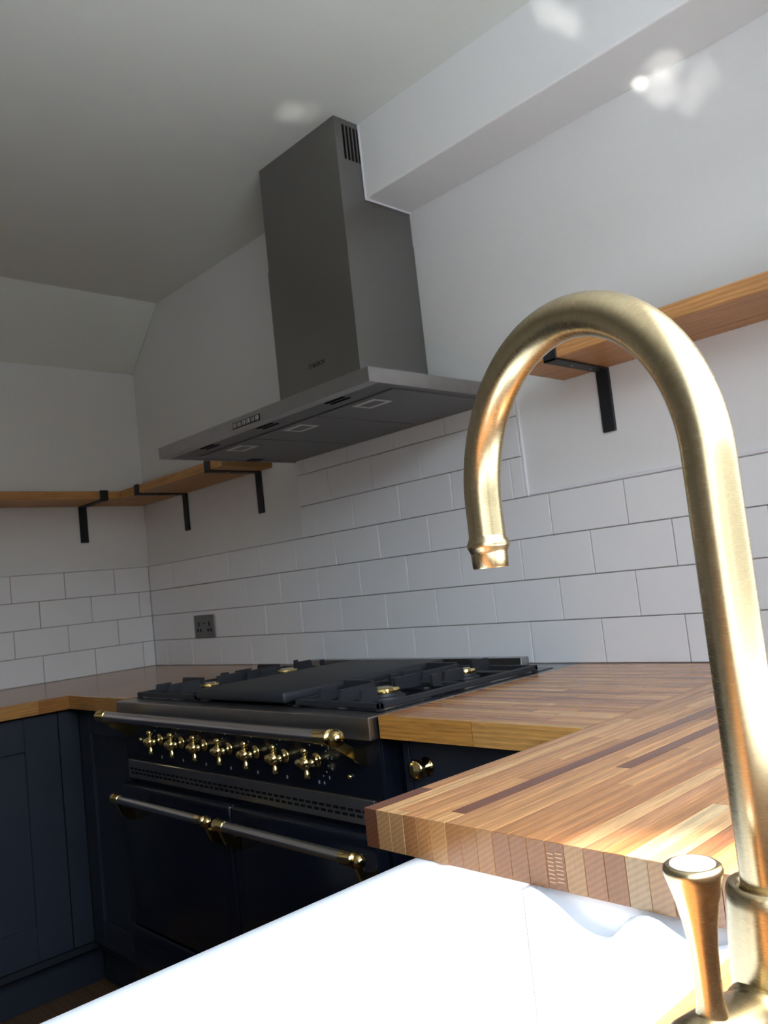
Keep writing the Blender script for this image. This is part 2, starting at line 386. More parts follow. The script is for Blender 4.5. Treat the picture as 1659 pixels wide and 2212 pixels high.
# ---------------------------------------------------------------- shelves
def bracket(parent, kind, p, w=0.032, depth=0.2, drop=0.145, zb=1.565, zt=1.600, t=0.005):
    """flat steel J bracket: leg on the wall, arm under the board, lip in front"""
    bm = bmesh.new()
    if kind == 'x':  # wall_back, arm along -y
        box(bm, p - w / 2, p + w / 2, -t, 0.0028, zb - drop, zb, 0.001); box(bm, p - w / 2, p + w / 2, -depth - t, -t * 0.5, zb - t, zb - 0.0002, 0.001)
        box(bm, p - w / 2, p + w / 2, -depth - t, -depth, zb - t, zt, 0.001)
    else:
        box(bm, -0.0028, t, p - w / 2, p + w / 2, zb - drop, zb, 0.001); box(bm, t * 0.5, depth + t, p - w / 2, p + w / 2, zb - t, zb - 0.0002, 0.001)
        box(bm, depth, depth + t, p - w / 2, p + w / 2, zb - t, zt, 0.001)
    br = obj('bracket', bm, M['black'], parent)
    for f in (0.25, 0.62):
        bm = bmesh.new()
        if kind == 'x': cyl(bm, (p, -depth * f, zb - t - 0.0012), (0, 0, 1), 0.0032, 0.0014, 10)
        else: cyl(bm, (depth * f, p, zb - t - 0.0012), (0, 0, 1), 0.0032, 0.0014, 10)
        obj('screw', bm, M['steelh'], br)
OAK = (0.50, 0.26, 0.095)
sh = thing('wall_shelf', (0.46, 0, 1.565), 'oak shelf board on back wall running from the corner to below the hood', 'shelf', 'oak wall shelves')
bm = bx(0.2005, 0.925, -0.2, 0.0025, 1.565, 1.597, 0.004, 2); obj('board', bm, M['oakshelf'], sh, origin=(0.5, -0.1, 1.58), color=OAK)
bracket(sh, 'x', 0.343); bracket(sh, 'x', 0.842)
sh = thing('wall_shelf', (0, -0.6, 1.565), 'oak shelf board on left wall meeting the corner', 'shelf', 'oak wall shelves')
obj('board', bx(-0.0025, 0.2, -1.9, 0.0025, 1.565, 1.597, 0.004, 2), M['oakshelf'], sh, origin=(0.1, -0.9, 1.58), rz=pi / 2, color=OAK)
bracket(sh, 'y', -0.264); bracket(sh, 'y', -1.45)
sh = thing('wall_shelf', (2.6, 0, 1.565), 'oak shelf board seen through the arch of the brass tap, right of hood', 'shelf', 'oak wall shelves')
obj('board', bx(2.103, XR - 0.002, -0.2, 0.0025, 1.565, 1.597, 0.003, 2), M['oakshelf'], sh, origin=(2.6, -0.1, 1.58), color=(0.52, 0.27, 0.115))
bracket(sh, 'x', 2.210); bracket(sh, 'x', 2.92)

# ---------------------------------------------------------------- hood
hood = thing('cooker_hood', (1.507, -0.25, 1.556), 'brushed stainless steel chimney cooker hood with flat canopy on the back wall', 'cooker hood')
HX0, HX1, HY, HZ0, HZ1 = 1.057, 1.957, -0.492, 1.556, 1.588
bm = bmesh.new()
box(bm, HX0, HX1, HY, -0.001, HZ1 - 0.002, HZ1); box(bm, HX0, HX1, HY, HY + 0.004, HZ0, HZ1 - 0.0021)
box(bm, HX0, HX0 + 0.004, HY + 0.004, -0.001, HZ0, HZ1 - 0.0021); box(bm, HX1 - 0.004, HX1, HY + 0.004, -0.001, HZ0, HZ1 - 0.0021)
box(bm, HX0 + 0.004, HX1 - 0.004, HY + 0.004, HY + 0.03, HZ0, HZ0 + 0.002)
obj('canopy', bm, M['steelh'], hood)
bm = bx(HX0 + 0.004, HX1 - 0.004, HY + 0.03, -0.002, HZ0 + 0.004, HZ0 + 0.007); und = obj('underside_panel', bm, M['mesh'], hood)
for k, cx in enumerate((1.232, 1.507, 1.782)):
    fl = obj('grease_filter', bx(cx - 0.134, cx + 0.134, -0.385, -0.035, HZ0 + 0.0012, HZ0 + 0.0045, 0.001), M['mesh'], hood)
    bm = bmesh.new(); hx = cx + 0.012
    box(bm, hx - 0.038, hx + 0.038, -0.367, -0.304, HZ0 + 0.0004, HZ0 + 0.0018, 0.0004); obj('filter_handle', bm, M['handlegrey'], fl)
    obj('handle_recess', bx(hx - 0.026, hx + 0.030, -0.352, -0.318, HZ0 + 0.0001, HZ0 + 0.0008), M['mesh'], fl)
    for dy in (-0.425, -0.442):
        obj('light_slot', bx(cx - 0.03, cx + 0.035, dy - 0.004, dy + 0.004, HZ0 + 0.0025, HZ0 + 0.0045), M['dark'], hood)
# chimney: lower and slimmer upper section with a notch for the boxing
CX0, CX1, CY = 1.337, 1.680, -0.253
bm = bmesh.new(); prism(bm, [(CY, HZ1 + 0.0002), (-0.0005, HZ1 + 0.0002), (-0.0005, 2.055), (CY, 2.055)], 'x', CX0, CX1)
low = obj('chimney', bm, M['steelhood'], hood)
bm = bmesh.new(); e = 0.002
prism(bm, [(CY + e, 2.0552), (-0.0005, 2.0552), (-0.0005, 2.1525), (-0.1675, 2.1525), (-0.1675, ZC - 0.001), (CY + e, ZC - 0.001)], 'x', CX0 + e, CX1 - e)
upp = obj('chimney_top', bm, M['steelhood'], hood)
for k in range(5):
    yy = -0.222 + k * 0.0128
    obj('vent_slot', bx(CX1 - e - 0.0006, CX1 - e + 0.0006, yy - 0.0036, yy + 0.0036, 2.25, 2.345), M['dark'], upp)
bm = bmesh.new()
lathe(bm, (1.4835, CY + 0.0002, 1.7385), (0, -1, 0), [(0, 0.0075), (0.0004, 0.0075), (0.0004, 0.0062), (0, 0.0062)], 24)
box(bm, 1.4800, 1.4806, CY - 0.0003, CY, 1.7345, 1.7425); box(bm, 1.4864, 1.4870, CY - 0.0003, CY, 1.7345, 1.7425); box(bm, 1.4806, 1.4864, CY - 0.0003, CY, 1.7382, 1.7388)
obj('emblem', bm, M['ink'], low)
def text(s, size, loc, rot, mat, parent, name='lettering', ext=0.0002, align='LEFT', bold=0.0):
    cu = bpy.data.curves.new(name, 'FONT'); cu.body = s; cu.size = size; cu.extrude = ext; cu.offset = bold; cu.align_x = align
    t = bpy.data.objects.new(name, cu); COL.objects.link(t)
    dg = bpy.context.evaluated_depsgraph_get(); me = bpy.data.meshes.new_from_object(t.evaluated_get(dg)); bpy.data.objects.remove(t)
    me.transform(Matrix.Translation(Vector(loc)) @ rot.to_4x4()); me.materials.clear()
    bm = bmesh.new(); bm.from_mesh(me); bpy.data.meshes.remove(me)
    return obj(name, bm, mat, parent)
RF = Matrix.Rotation(radians(90), 3, 'X')   # text facing -y
text('BOSCH', 0.0155, (1.4945, CY - 0.0002, 1.7330), RF, M['ink'], low, bold=0.0005)
cp = obj('control_strip', bx(1.4415, 1.5615, HY - 0.0006, HY + 0.001, 1.5605, 1.5765, 0.0004), M['dark'], hood)
for k in range(6):
    obj('button', bx(1.4445 + k * 0.0194, 1.4445 + k * 0.0194 + 0.0155, HY - 0.0022, HY - 0.0004, 1.5625, 1.5745, 0.001), M['steelh'], cp)
bm = bmesh.new(); box(bm, 1.068, 1.10, -0.20, -0.16, HZ0 - 0.002, HZ0 + 0.002); obj('cable_clip', bm, M['black'], hood)

# ---------------------------------------------------------------- worktops
PAL = [(0.603, 0.292, 0.119), (0.534, 0.248, 0.104), (0.661, 0.351, 0.147), (0.487, 0.216, 0.085), (0.568, 0.27, 0.109), (0.441, 0.189, 0.076), (0.696, 0.389, 0.176), (0.557, 0.265, 0.104), (0.348, 0.14, 0.062), (0.522, 0.243, 0.109), (0.626, 0.313, 0.128)]
DK = (0.19, 0.068, 0.036); DK2 = (0.24, 0.105, 0.058)
def stave_run(parent, axis, a0, a1, s0, s1, rng, fixed=None, z0=0.86, z1=0.90, wid=0.0194, lmin=0.14, lmax=0.52):
    """staves along axis between a0..a1, set side by side from s0 to s1"""
    n = max(1, round((s1 - s0) / wid)); w = (s1 - s0) / n
    for i in range(n):
        segs = []
        if fixed and i in fixed: segs = fixed[i]
        else:
            p = a0; prev = None
            while p < a1 - 1e-6:
                ln = rng.uniform(lmin, lmax); q = p + ln
                if a1 - q < lmin * 0.6: q = a1
                c = rng.choice(PAL); segs.append((p, min(q, a1), c)); p = min(q, a1)
        for p, q, c in segs:
            sc = rng.uniform(0.93, 1.07); c = tuple(v * sc for v in c)
            me = cached_box('stave', axis, M['oakstave'], round(q - p - 0.0003, 3), w - 0.00025, z1 - z0, 0.0004)
            m = (p + q) / 2; s = s0 + (i + 0.5) * w
            if axis == 'x': obj('stave', None, None, parent, origin=(m, s, (z0 + z1) / 2), mesh=me, color=c)
            else:
                o = obj('stave', None, None, parent, origin=(s, m, (z0 + z1) / 2), mesh=me, color=c, rz=pi / 2)
rng = random.Random(11)
WR = 2.4885; WE = -1.078; STRIP = 2.936
wt_ = thing('worktop', (2.8, -0.9, 0.86), 'thick oiled oak stave worktop under the window, cut off square at the sink', 'worktop')
f = {0: [(WE, -0.990, DK), (-0.990, -0.62, PAL[1]), (-0.62, -0.30, PAL[4]), (-0.30, 0, PAL[2])],
     1: [(WE, -0.86, PAL[6]), (-0.86, -0.577, PAL[2]), (-0.577, 0, PAL[7])],
     2: [(WE, -1.066, PAL[6]), (-1.066, -0.70, PAL[1]), (-0.70, -0.35, PAL[0]), (-0.35, 0, PAL[5])],
     5: [(WE, -1.047, PAL[2]), (-1.047, -0.66, DK), (-0.66, -0.40, DK2), (-0.40, 0, PAL[5])],
     8: [(WE, -0.832, PAL[0]), (-0.832, -0.46, DK), (-0.46, 0, DK2)],
     13: [(WE, -0.80, PAL[6]), (-0.80, -0.4, PAL[2]), (-0.4, 0, PAL[1])],
     16: [(WE, -0.92, (0.68, 0.46, 0.24)), (-0.92, -0.5, PAL[1]), (-0.5, 0, PAL[0])]}
stave_run(wt_, 'y', WE, 0.0, WR, STRIP - 0.0002, rng, f)
stave_run(wt_, 'y', -1.70, 0.0, STRIP, XR - 0.001, rng, lmin=0.25, lmax=0.6)
stave_run(wt_, 'y', -2.5, -1.7005, WR, XR - 0.001, rng, lmin=0.3, lmax=0.8)
bm = bmesh.new()
for k in range(8):
    for j in (0, 1): box(bm, 2.7235 + j * 0.0085, 2.7300 + j * 0.0090, WE - 0.0001, WE + 0.0006, 0.8655 + k * 0.0034 + j * 0.0012, 0.8667 + k * 0.0034 + j * 0.0012)
obj('finger_joint', bm, plain('pale_joint', (0.40, 0.225, 0.115), 0.5), wt_)
wt2 = thing('worktop', (2.27, -0.3, 0.86), 'short oak stave worktop between the range cooker and the window run', 'worktop')
stave_run(wt2, 'x', 2.0560, WR - 0.0008, -0.6555, -0.0035, rng, {0: [(2.0560, 2.276, (0.50, 0.235, 0.065)), (2.276, WR - 0.0008, (0.58, 0.30, 0.10))]}, lmin=0.12, lmax=0.4)
wt3 = thing('worktop', (0.33, -0.9, 0.86), 'oak worktop along the left wall', 'worktop')
o = obj('slab', bx(0.004, 0.655, -2.3, -0.0035, 0.86, 0.90, 0.001), M['oakslab'], wt3, origin=(0.33, -1.15, 0.88), rz=pi / 2)
wt4 = thing('worktop', (0.83, -0.3, 0.86), 'narrow oak worktop strip between the corner and the range cooker', 'worktop')
obj('slab', bx(0.6555, 1.030, -0.6395, -0.0035, 0.86, 0.90, 0.001), M['oakslab'], wt4, origin=(0.83, -0.32, 0.88))

# ---------------------------------------------------------------- cabinets
def shaker(parent, axis, face, a0, a1, z0, z1, sgn, name='door', stile=0.10, knob=None, t=0.02):
    """framed panel door; axis 'x' = door spans x and faces -y, 'y' = spans y and faces sgn*x"""
    bm = bmesh.new()
    def bb(b, p, q, zz0, zz1, d0, d1, bev=0.0015):
        if axis == 'x': box(b, p, q, face + d0 * 1.0, face + d1, zz0, zz1, bev)
        else:
            u, v = sorted((face - sgn * d0, face - sgn * d1)); box(b, u, v, p, q, zz0, zz1, bev)
    bb(bm, a0, a0 + stile, z0, z1, 0, t); bb(bm, a1 - stile, a1, z0, z1, 0, t)
    bb(bm, a0 + stile, a1 - stile, z1 - stile, z1, 0, t); bb(bm, a0 + stile, a1 - stile, z0, z0 + stile, 0, t)
    d = obj(name, bm, M['navy'], parent)
    bm = bmesh.new(); bb(bm, a0 + stile - 0.003, a1 - stile + 0.003, z0 + stile - 0.003, z1 - stile + 0.003, 0.009, 0.017, 0)
    obj('panel', bm, M['navy'], d)
    return d
cab = thing('base_cabinet', (0.3, -0.9, 0), 'dark navy base cabinet run with framed doors below the left wall worktop', 'cabinet', 'navy base cabinets')
obj('carcass', bx(0.002, 0.598, -2.25, -0.0002, 0.13, 0.859), M['navyin'], cab)
obj('corner_post', bx(0.598, 0.62, -0.661, -0.60, 0.16, 0.857, 0.001), M['navy'], cab)
shaker(cab, 'y', 0.62, -1.16, -0.664, 0.16, 0.855, 1)
shaker(cab, 'y', 0.62, -1.66, -1.164, 0.16, 0.855, 1)
shaker(cab, 'y', 0.62, -2.16, -1.664, 0.16, 0.855, 1)
obj('plinth', bx(0.50, 0.52, -2.25, -0.535, 0.001, 0.1295), M['navy'], cab)
cab = thing('base_cabinet', (0.8, -0.3, 0), 'narrow dark navy corner cabinet beside the left side of the range cooker', 'cabinet', 'navy base cabinets')
obj('carcass', bx(0.6225, 1.030, -0.58, -0.001, 0.13, 0.859), M['navyin'], cab)
shaker(cab, 'x', -0.60, 0.6225, 1.030, 0.16, 0.855, 1, stile=0.075)
obj('plinth', bx(0.53, 1.030, -0.535, -0.515, 0.001, 0.1295), M['navy'], cab)
cab = thing('base_cabinet', (2.28, -0.3, 0), 'dark navy drawer cabinet with a brass knob right of the range cooker', 'cabinet', 'navy base cabinets')
obj('carcass', bx(2.052, 2.535, -0.58, -0.001, 0.13, 0.859), M['navyin'], cab)
obj('face_frame', bx(2.052, 2.068, -0.600, -0.5805, 0.13, 0.8595, 0.001), M['navy'], cab)
dr = obj('drawer', bx(2.071, 2.534, -0.600, -0.5805, 0.715, 0.855, 0.0025, 2), M['navy'], cab)
bm = lathe(bmesh.new(), (2.112, -0.600, 0.803), (0, -1, 0), [(0, 0), (0, 0.0165), (0.002, 0.0175), (0.004, 0.016), (0.0055, 0.0125), (0.008, 0.0115), (0.010, 0.0085), (0.015, 0.0062), (0.020, 0.0068), (0.023, 0.013), (0.0255, 0.0178), (0.029, 0.019), (0.033, 0.0168), (0.0355, 0.010), (0.0365, 0)], 32)
obj('knob', bm, M['brassp'], dr, smooth=True)
shaker(cab, 'x', -0.60, 2.071, 2.534, 0.16, 0.711, 1, stile=0.085)
obj('plinth', bx(2.052, 2.60, -0.535, -0.515, 0.001, 0.1295), M['navy'], cab)
cab = thing('base_cabinet', (2.85, -0.8, 0), 'dark navy cabinet run supporting the sink and the window worktop', 'cabinet', 'navy base cabinets')
obj('carcass', bx(2.562, XR - 0.002, -1.038, -0.003, 0.13, 0.859), M['navyin'], cab)
shaker(cab, 'y', 2.540, -1.036, -0.605, 0.16, 0.855, -1)
obj('carcass', bx(2.562, XR - 0.002, -1.69, -1.0385, 0.13, 0.628), M['navyin'], cab)
shaker(cab, 'y', 2.540, -1.36, -1.042, 0.16, 0.625, -1, stile=0.075); shaker(cab, 'y', 2.540, -1.688, -1.364, 0.16, 0.625, -1, stile=0.075)
obj('carcass', bx(2.562, XR - 0.002, -2.45, -1.6905, 0.13, 0.859), M['navyin'], cab)
shaker(cab, 'y', 2.540, -2.06, -1.692, 0.16, 0.855, -1); shaker(cab, 'y', 2.540, -2.44, -2.064, 0.16, 0.855, -1)
obj('plinth', bx(2.61, 2.63, -2.45, -0.54, 0.001, 0.1295), M['navy'], cab)

# ---------------------------------------------------------------- sink
sink = thing('butler_sink', (2.76, -1.36, 0.63), 'white glazed ceramic butler sink with a wavy overflow weir below the oak worktop end', 'sink')
SKX0, SKX1, SKY0, SKY1, SKZ0, SKZ1 = 2.552, 3.02, -1.675, -1.0455, 0.63, 0.8595
bm = bmesh.new()
IX0, IX1, IY0, IY1, IZ = 2.587, 2.99, -1.640, -1.0700, 0.662
def rrect(x0, x1, y0, y1, r, n=6):
    pts = []
    for cx, cy, a in ((x1 - r, y1 - r, 0), (x0 + r, y1 - r, 90), (x0 + r, y0 + r, 180), (x1 - r, y0 + r, 270)):
        for k in range(n + 1):
            t = radians(a + 90 * k / n); pts.append((cx + r * cos(t), cy + r * sin(t)))
    return pts
def ring(bm, pts, z): return [bm.verts.new((p[0], p[1], z)) for p in pts]
def bridge(bm, A, B):
    n = len(A)
    for i in range(n): bm.faces.new((A[i], A[(i + 1) % n], B[(i + 1) % n], B[i]))
levels = []
def outer(d): return rrect(SKX0 + d, SKX1 - d, SKY0 + d, SKY1 - d, 0.018 - d * 0.4)
def inner(d, r=0.028): return rrect(IX0 + d, IX1 - d, IY0 + d, IY1 - d, r)
seq = [(outer(0.006), SKZ0), (outer(0.0), SKZ0 + 0.006), (outer(0.0), SKZ1 - 0.008), (outer(0.0025), SKZ1 - 0.0025), (outer(0.008), SKZ1),
       (inner(-0.008, 0.034), SKZ1), (inner(-0.0025, 0.03), SKZ1 - 0.0025), (inner(0.0), SKZ1 - 0.008), (inner(0.004), IZ + 0.03), (inner(0.012, 0.024), IZ + 0.008), (inner(0.035, 0.02), IZ)]
rs = [ring(bm, p, z) for p, z in seq]
for a, b_ in zip(rs, rs[1:]): bridge(bm, a, b_)
bm.faces.new(rs[0][::-1]); bm.faces.new(rs[-1])
bmesh.ops.recalc_face_normals(bm, faces=bm.faces)
smooth_by_angle(obj('basin', bm, M['porcelain'], sink), 40)
# overflow weir: a lip standing off the end wall with a wavy top edge
prof = [(2.701, 0.8575), (2.706, 0.8588), (2.712, 0.8575), (2.720, 0.8545), (2.730, 0.8500), (2.740, 0.8440), (2.748, 0.8385), (2.757, 0.8345), (2.767, 0.8322), (2.777, 0.8325), (2.786, 0.8375), (2.794, 0.8455), (2.801, 0.8525), (2.809, 0.8565), (2.817, 0.8575), (2.826, 0.8560), (2.836, 0.8510), (2.846, 0.8465), (2.858, 0.8450), (2.872, 0.8475), (2.884, 0.853), (2.90, 0.8575)]
bm = bmesh.new()
fr = [bm.verts.new((x, -1.0890, z)) for x, z in prof]; fr2 = [bm.verts.new((x, -1.0870, z + 0.0012)) for x, z in prof]; bk = [bm.verts.new((x, -1.0820, z + 0.0012)) for x, z in prof]; bk2 = [bm.verts.new((x, -1.0800, z - 0.001)) for x, z in prof]
fb = [bm.verts.new((x, -1.0890, 0.70)) for x, z in prof]; bb_ = [bm.verts.new((x, -1.0800, 0.70)) for x, z in prof]
for A, B in ((fb, fr), (fr, fr2), (fr2, bk), (bk, bk2), (bk2, bb_), (bb_, fb)):
    for i in range(len(prof) - 1): bm.faces.new((A[i], A[i + 1], B[i + 1], B[i]))
for i in (0, -1): bm.faces.new((fb[i], fr[i], fr2[i], bk[i], bk2[i], bb_[i]))
# cheeks tying the lip to the end wall
box(bm, 2.698, 2.7015, -1.089, -1.069, 0.70, 0.858); box(bm, 2.8995, 2.903, -1.089, -1.069, 0.70, 0.858); box(bm, 2.7015, 2.8995, -1.0801, -1.069, 0.70, 0.705)
bmesh.ops.recalc_face_normals(bm, faces=bm.faces)
smooth_by_angle(obj('overflow_weir', bm, M['porcelain'], sink), 40)
bm = lathe(bmesh.new(), (2.79, -1.36, IZ + 0.0003), (0, 0, 1), [(0, 0), (0, 0.043), (0.002, 0.043), (0.003, 0.038), (0.001, 0.028), (0.001, 0)], 28)
obj('plug_hole', bm, M['brassp'], sink, smooth=True)

# ---------------------------------------------------------------- tap
TX, TY = 3.0055, -1.2823; TH = 2.8482; TZC = 1.1785; TR = 0.0963; RO = 0.0125
tap = thing('kitchen_tap', (TX, TY, 0.90), 'large brushed brass swan neck tap with lever beside the white sink', 'tap')
D = Vector((cos(TH), sin(TH), 0)); N = Vector((-sin(TH), cos(TH), 0))
path = []
zz = 0.975
while zz < TZC - 0.001: path.append((Vector((TX, TY, zz)), Vector((0, 0, 1)))); zz += 0.01
for k in range(65):
    t = pi * k / 64
    path.append((Vector((TX, TY, TZC)) + D * (TR - TR * cos(t)) + Vector((0, 0, TR * sin(t))), (D * sin(t) + Vector((0, 0, cos(t)))).normalized()))
for k in range(1, 5): path.append((Vector((TX, TY, TZC - 0.0052 * k)) + D * 2 * TR, Vector((0, 0, -1))))
bm = bmesh.new(); L = bm.loops.layers.uv.verify(); S = 48; rings = []; acc = []; s_ = 0
for i, (P, T) in enumerate(path):
    if i: s_ += (P - path[i - 1][0]).length
    acc.append(s_); B_ = T.cross(N)
    rings.append([bm.verts.new(P + (N * cos(2 * pi * k / S) + B_ * sin(2 * pi * k / S)) * RO) for k in range(S)])
for i in range(len(rings) - 1):
    for k in range(S):
        k2 = (k + 1) % S; fc = bm.faces.new((rings[i][k], rings[i][k2], rings[i + 1][k2], rings[i + 1][k]))
        for lp, uv_ in zip(fc.loops, ((k / S, acc[i]), ((k + 1) / S, acc[i]), ((k + 1) / S, acc[i + 1]), (k / S, acc[i + 1]))): lp[L].uv = uv_
bmesh.ops.recalc_face_normals(bm, faces=bm.faces)
spout = obj('spout', bm, M['brass'], tap, smooth=True)
EP = path[-1][0]
bm = lathe(bmesh.new(), EP, (0, 0, -1), [(-0.0015, 0.0122), (0, 0.0128), (0.0015, 0.0132), (0.0035, 0.0143), (0.0055, 0.0146), (0.0072, 0.0141), (0.0092, 0.0130), (0.0115, 0.0125), (0.0200, 0.0122), (0.0208, 0.0116), (0.0208, 0.0095), (0.010, 0.0093), (0.010, 0)], 48, uv=True)
smooth_by_angle(obj('nozzle', bm, M['brass'], tap), 50)
bm = lathe(bmesh.new(), (TX, TY, 0.9003), (0, 0, 1), [(0, 0), (0, 0.029), (0.002, 0.030), (0.005, 0.0295), (0.007, 0.025), (0.012, 0.0225), (0.045, 0.0218), (0.060, 0.0210), (0.074, 0.0198), (0.0795, 0.0194), (0.0815, 0.0182), (0.0820, 0.0165), (0.0805, 0.0140), (0.0785, 0.0128)], 56, uv=True)
smooth_by_angle(obj('body', bm, M['brass'], tap), 50)
LX, LY = 2.9960, -1.3320
ax = Vector((LX - TX, LY - TY, 0)); AL = ax.length; ax.normalize()
bm = lathe(bmesh.new(), (TX, TY, 0.9255), ax, [(0.012, 0.0195), (0.020, 0.0190), (0.024, 0.0178), (0.027, 0.0172), (0.030, 0.0185), (AL + 0.010, 0.0185), (AL + 0.0135, 0.0172), (AL + 0.0145, 0.014), (AL + 0.015, 0)], 48, uv=True)
smooth_by_angle(obj('valve_barrel', bm, M['brass'], tap), 50)
LT = 1.0040
lv = lathe(bmesh.new(), (LX, LY, 0.9400), (0, 0, 1), [(0, 0.0075), (0.003, 0.0066), (0.008, 0.0057), (0.018, 0.0055), (0.030, 0.0060), (0.040, 0.0072), (0.048, 0.0088), (0.055, 0.0107), (0.0590, 0.0119), (0.0612, 0.01235), (0.0630, 0.0119), (0.0638, 0.0108), (0.0638, 0.0096), (0.0628, 0.0094), (0.0628, 0)], 48, uv=True)
lev = smooth_by_angle(obj('lever', lv, M['brass'], tap), 45)
bm = lathe(bmesh.new(), (LX, LY, 1.0025), (0, 0, 1), [(0, 0), (0, 0.0094), (0.0012, 0.0094), (0.0018, 0.0088), (0.0022, 0.006), (0.0023, 0)], 40)
obj('lever_cap', bm, M['porcelain'], lev, smooth=True, label='round white porcelain cap')

# ---------------------------------------------------------------- range cooker
RX0, RX1 = 1.036, 2.046
rc = thing('range_cooker', (1.527, -0.33, 0), 'wide black range cooker with brass knobs and steel towel rails', 'range cooker')
PY = -0.648
bm = bmesh.new(); box(bm, RX0, RX1, PY + 0.004, -0.002, 0.10, 0.857, 0.002)
body = obj('carcass', bm, M['enamel'], rc)
obj('control_panel', bx(RX0 + 0.002, RX1 - 0.002, PY, PY + 0.0038, 0.748, 0.857, 0.001), M['enamel'], rc)
obj('hob_top', bx(1.044, 2.048, -0.672, -0.004, 0.8575, 0.8995, 0.002, 2), M['steelh'], rc)
obj('hob_well', bx(1.070, 2.030, -0.625, -0.075, 0.8997, 0.9015, 0.0005), M['enamel'], rc)
obj('rear_rail', bx(1.10, 1.928, -0.062, -0.030, 0.8996, 0.9215, 0.001), M['steelh'], rc)
# perforated vent strip
vp = obj('vent_strip', bx(1.050, 2.020, PY - 0.006, PY + 0.0035, 0.698, 0.745, 0.001), M['steelh'], rc)
for r_, zc_ in enumerate((0.7225, 0.7125)):
    k = 0
    while 1.062 + k * 0.0215 < 2.005:
        xx = 1.062 + k * 0.0215 + (0.004 if r_ else 0)
        me = cached_box('vent_slot', 'r', M['dark'], 0.0155, 0.001, 0.0052, 0)
        obj('vent_slot', None, None, vp, origin=(xx + 0.008, PY - 0.0061, zc_), mesh=me); k += 1
# oven doors and lower drawer
OY = PY - 0.028
def rdoor(x0, x1, z0, z1, name):
    bm = bmesh.new(); box(bm, x0, x1, OY, PY + 0.0035, z0, z1, 0.006, 3)
    o = obj(name, bm, M['enamel'], rc); smooth_by_angle(o, 40)
    b2 = bmesh.new(); g = 0.035
    box(b2, x0 + g, x1 - g, OY - 0.0018, OY, z0 + g, z1 - g, 0.0016, 2); smooth_by_angle(obj('door_panel', b2, M['enamel'], o), 40)
    return o
d1 = rdoor(RX0 + 0.006, 1.563, 0.335, 0.688, 'oven_door'); d2 = rdoor(1.569, RX1 - 0.006, 0.335, 0.688, 'oven_door')
rdoor(RX0 + 0.006, RX1 - 0.006, 0.150, 0.329, 'storage_drawer')
obj('plinth', bx(RX0 + 0.02, RX1 - 0.02, -0.58, -0.05, 0.001, 0.0995), M['dark'], rc)
# towel rails
def rail(parent, x0, x1, y, z, r, ball, fer, ballL=True, ballR=True, plate_z=0.0, panel_y=None):
    rl = obj('towel_rail', cyl(bmesh.new(), (x0 + fer * 0.9, y, z), (1, 0, 0), r, x1 - x0 - fer * 1.8, 28), M['rod'], parent); smooth_by_angle(rl, 40)
    for s, xe, hasb in ((-1, x0, ballL), (1, x1, ballR)):
        b2 = bmesh.new(); xs = xe - s * fer
        lathe(b2, (xs, y, z), (s, 0, 0), [(0, 0), (0, r * 1.10), (0.002, r * 1.14), (fer * 0.80, r * 1.14), (fer * 0.86, r * 1.24), (fer * 0.95, r * 1.28), (fer, r * 1.12), (fer + 0.003, r * 0.8), (fer + 0.004, 0)], 28)
        fe = smooth_by_angle(obj('ferrule', b2, M['brassp'], rl), 45)
        if hasb: obj('end_ball', sphere(bmesh.new(), (xe + s * (0.002 + ball * 0.75), y, z), ball, 24, 16), M['brassp'], rl, smooth=True)
        b3 = bmesh.new(); xm = xe - s * 0.006; py = panel_y
        prism(b3, [(y - 0.004, z - 0.006), (y + 0.009, z - 0.003), (py - 0.032, z - 0.026), (py - 0.012, z - 0.034), (py, z - 0.032), (py, z - 0.066), (py - 0.010, z - 0.064), (py - 0.036, z - 0.046), (y + 0.004, z - 0.018)], 'x', xm - 0.004, xm + 0.004)
        obj('rail_bracket', b3, M['brassp'], rl)
    return rl
rail(rc, 1.062, 2.008, -0.728, 0.873, 0.0120, 0.0155, 0.042, ballL=False, panel_y=PY)
rail(d1, 1.108, 1.548, -0.728, 0.668, 0.0095, 0.0110, 0.034, ballL=False, panel_y=OY)
rail(d2, 1.592, 2.040, -0.728, 0.667, 0.0105, 0.0125, 0.036, ballL=False, panel_y=OY)
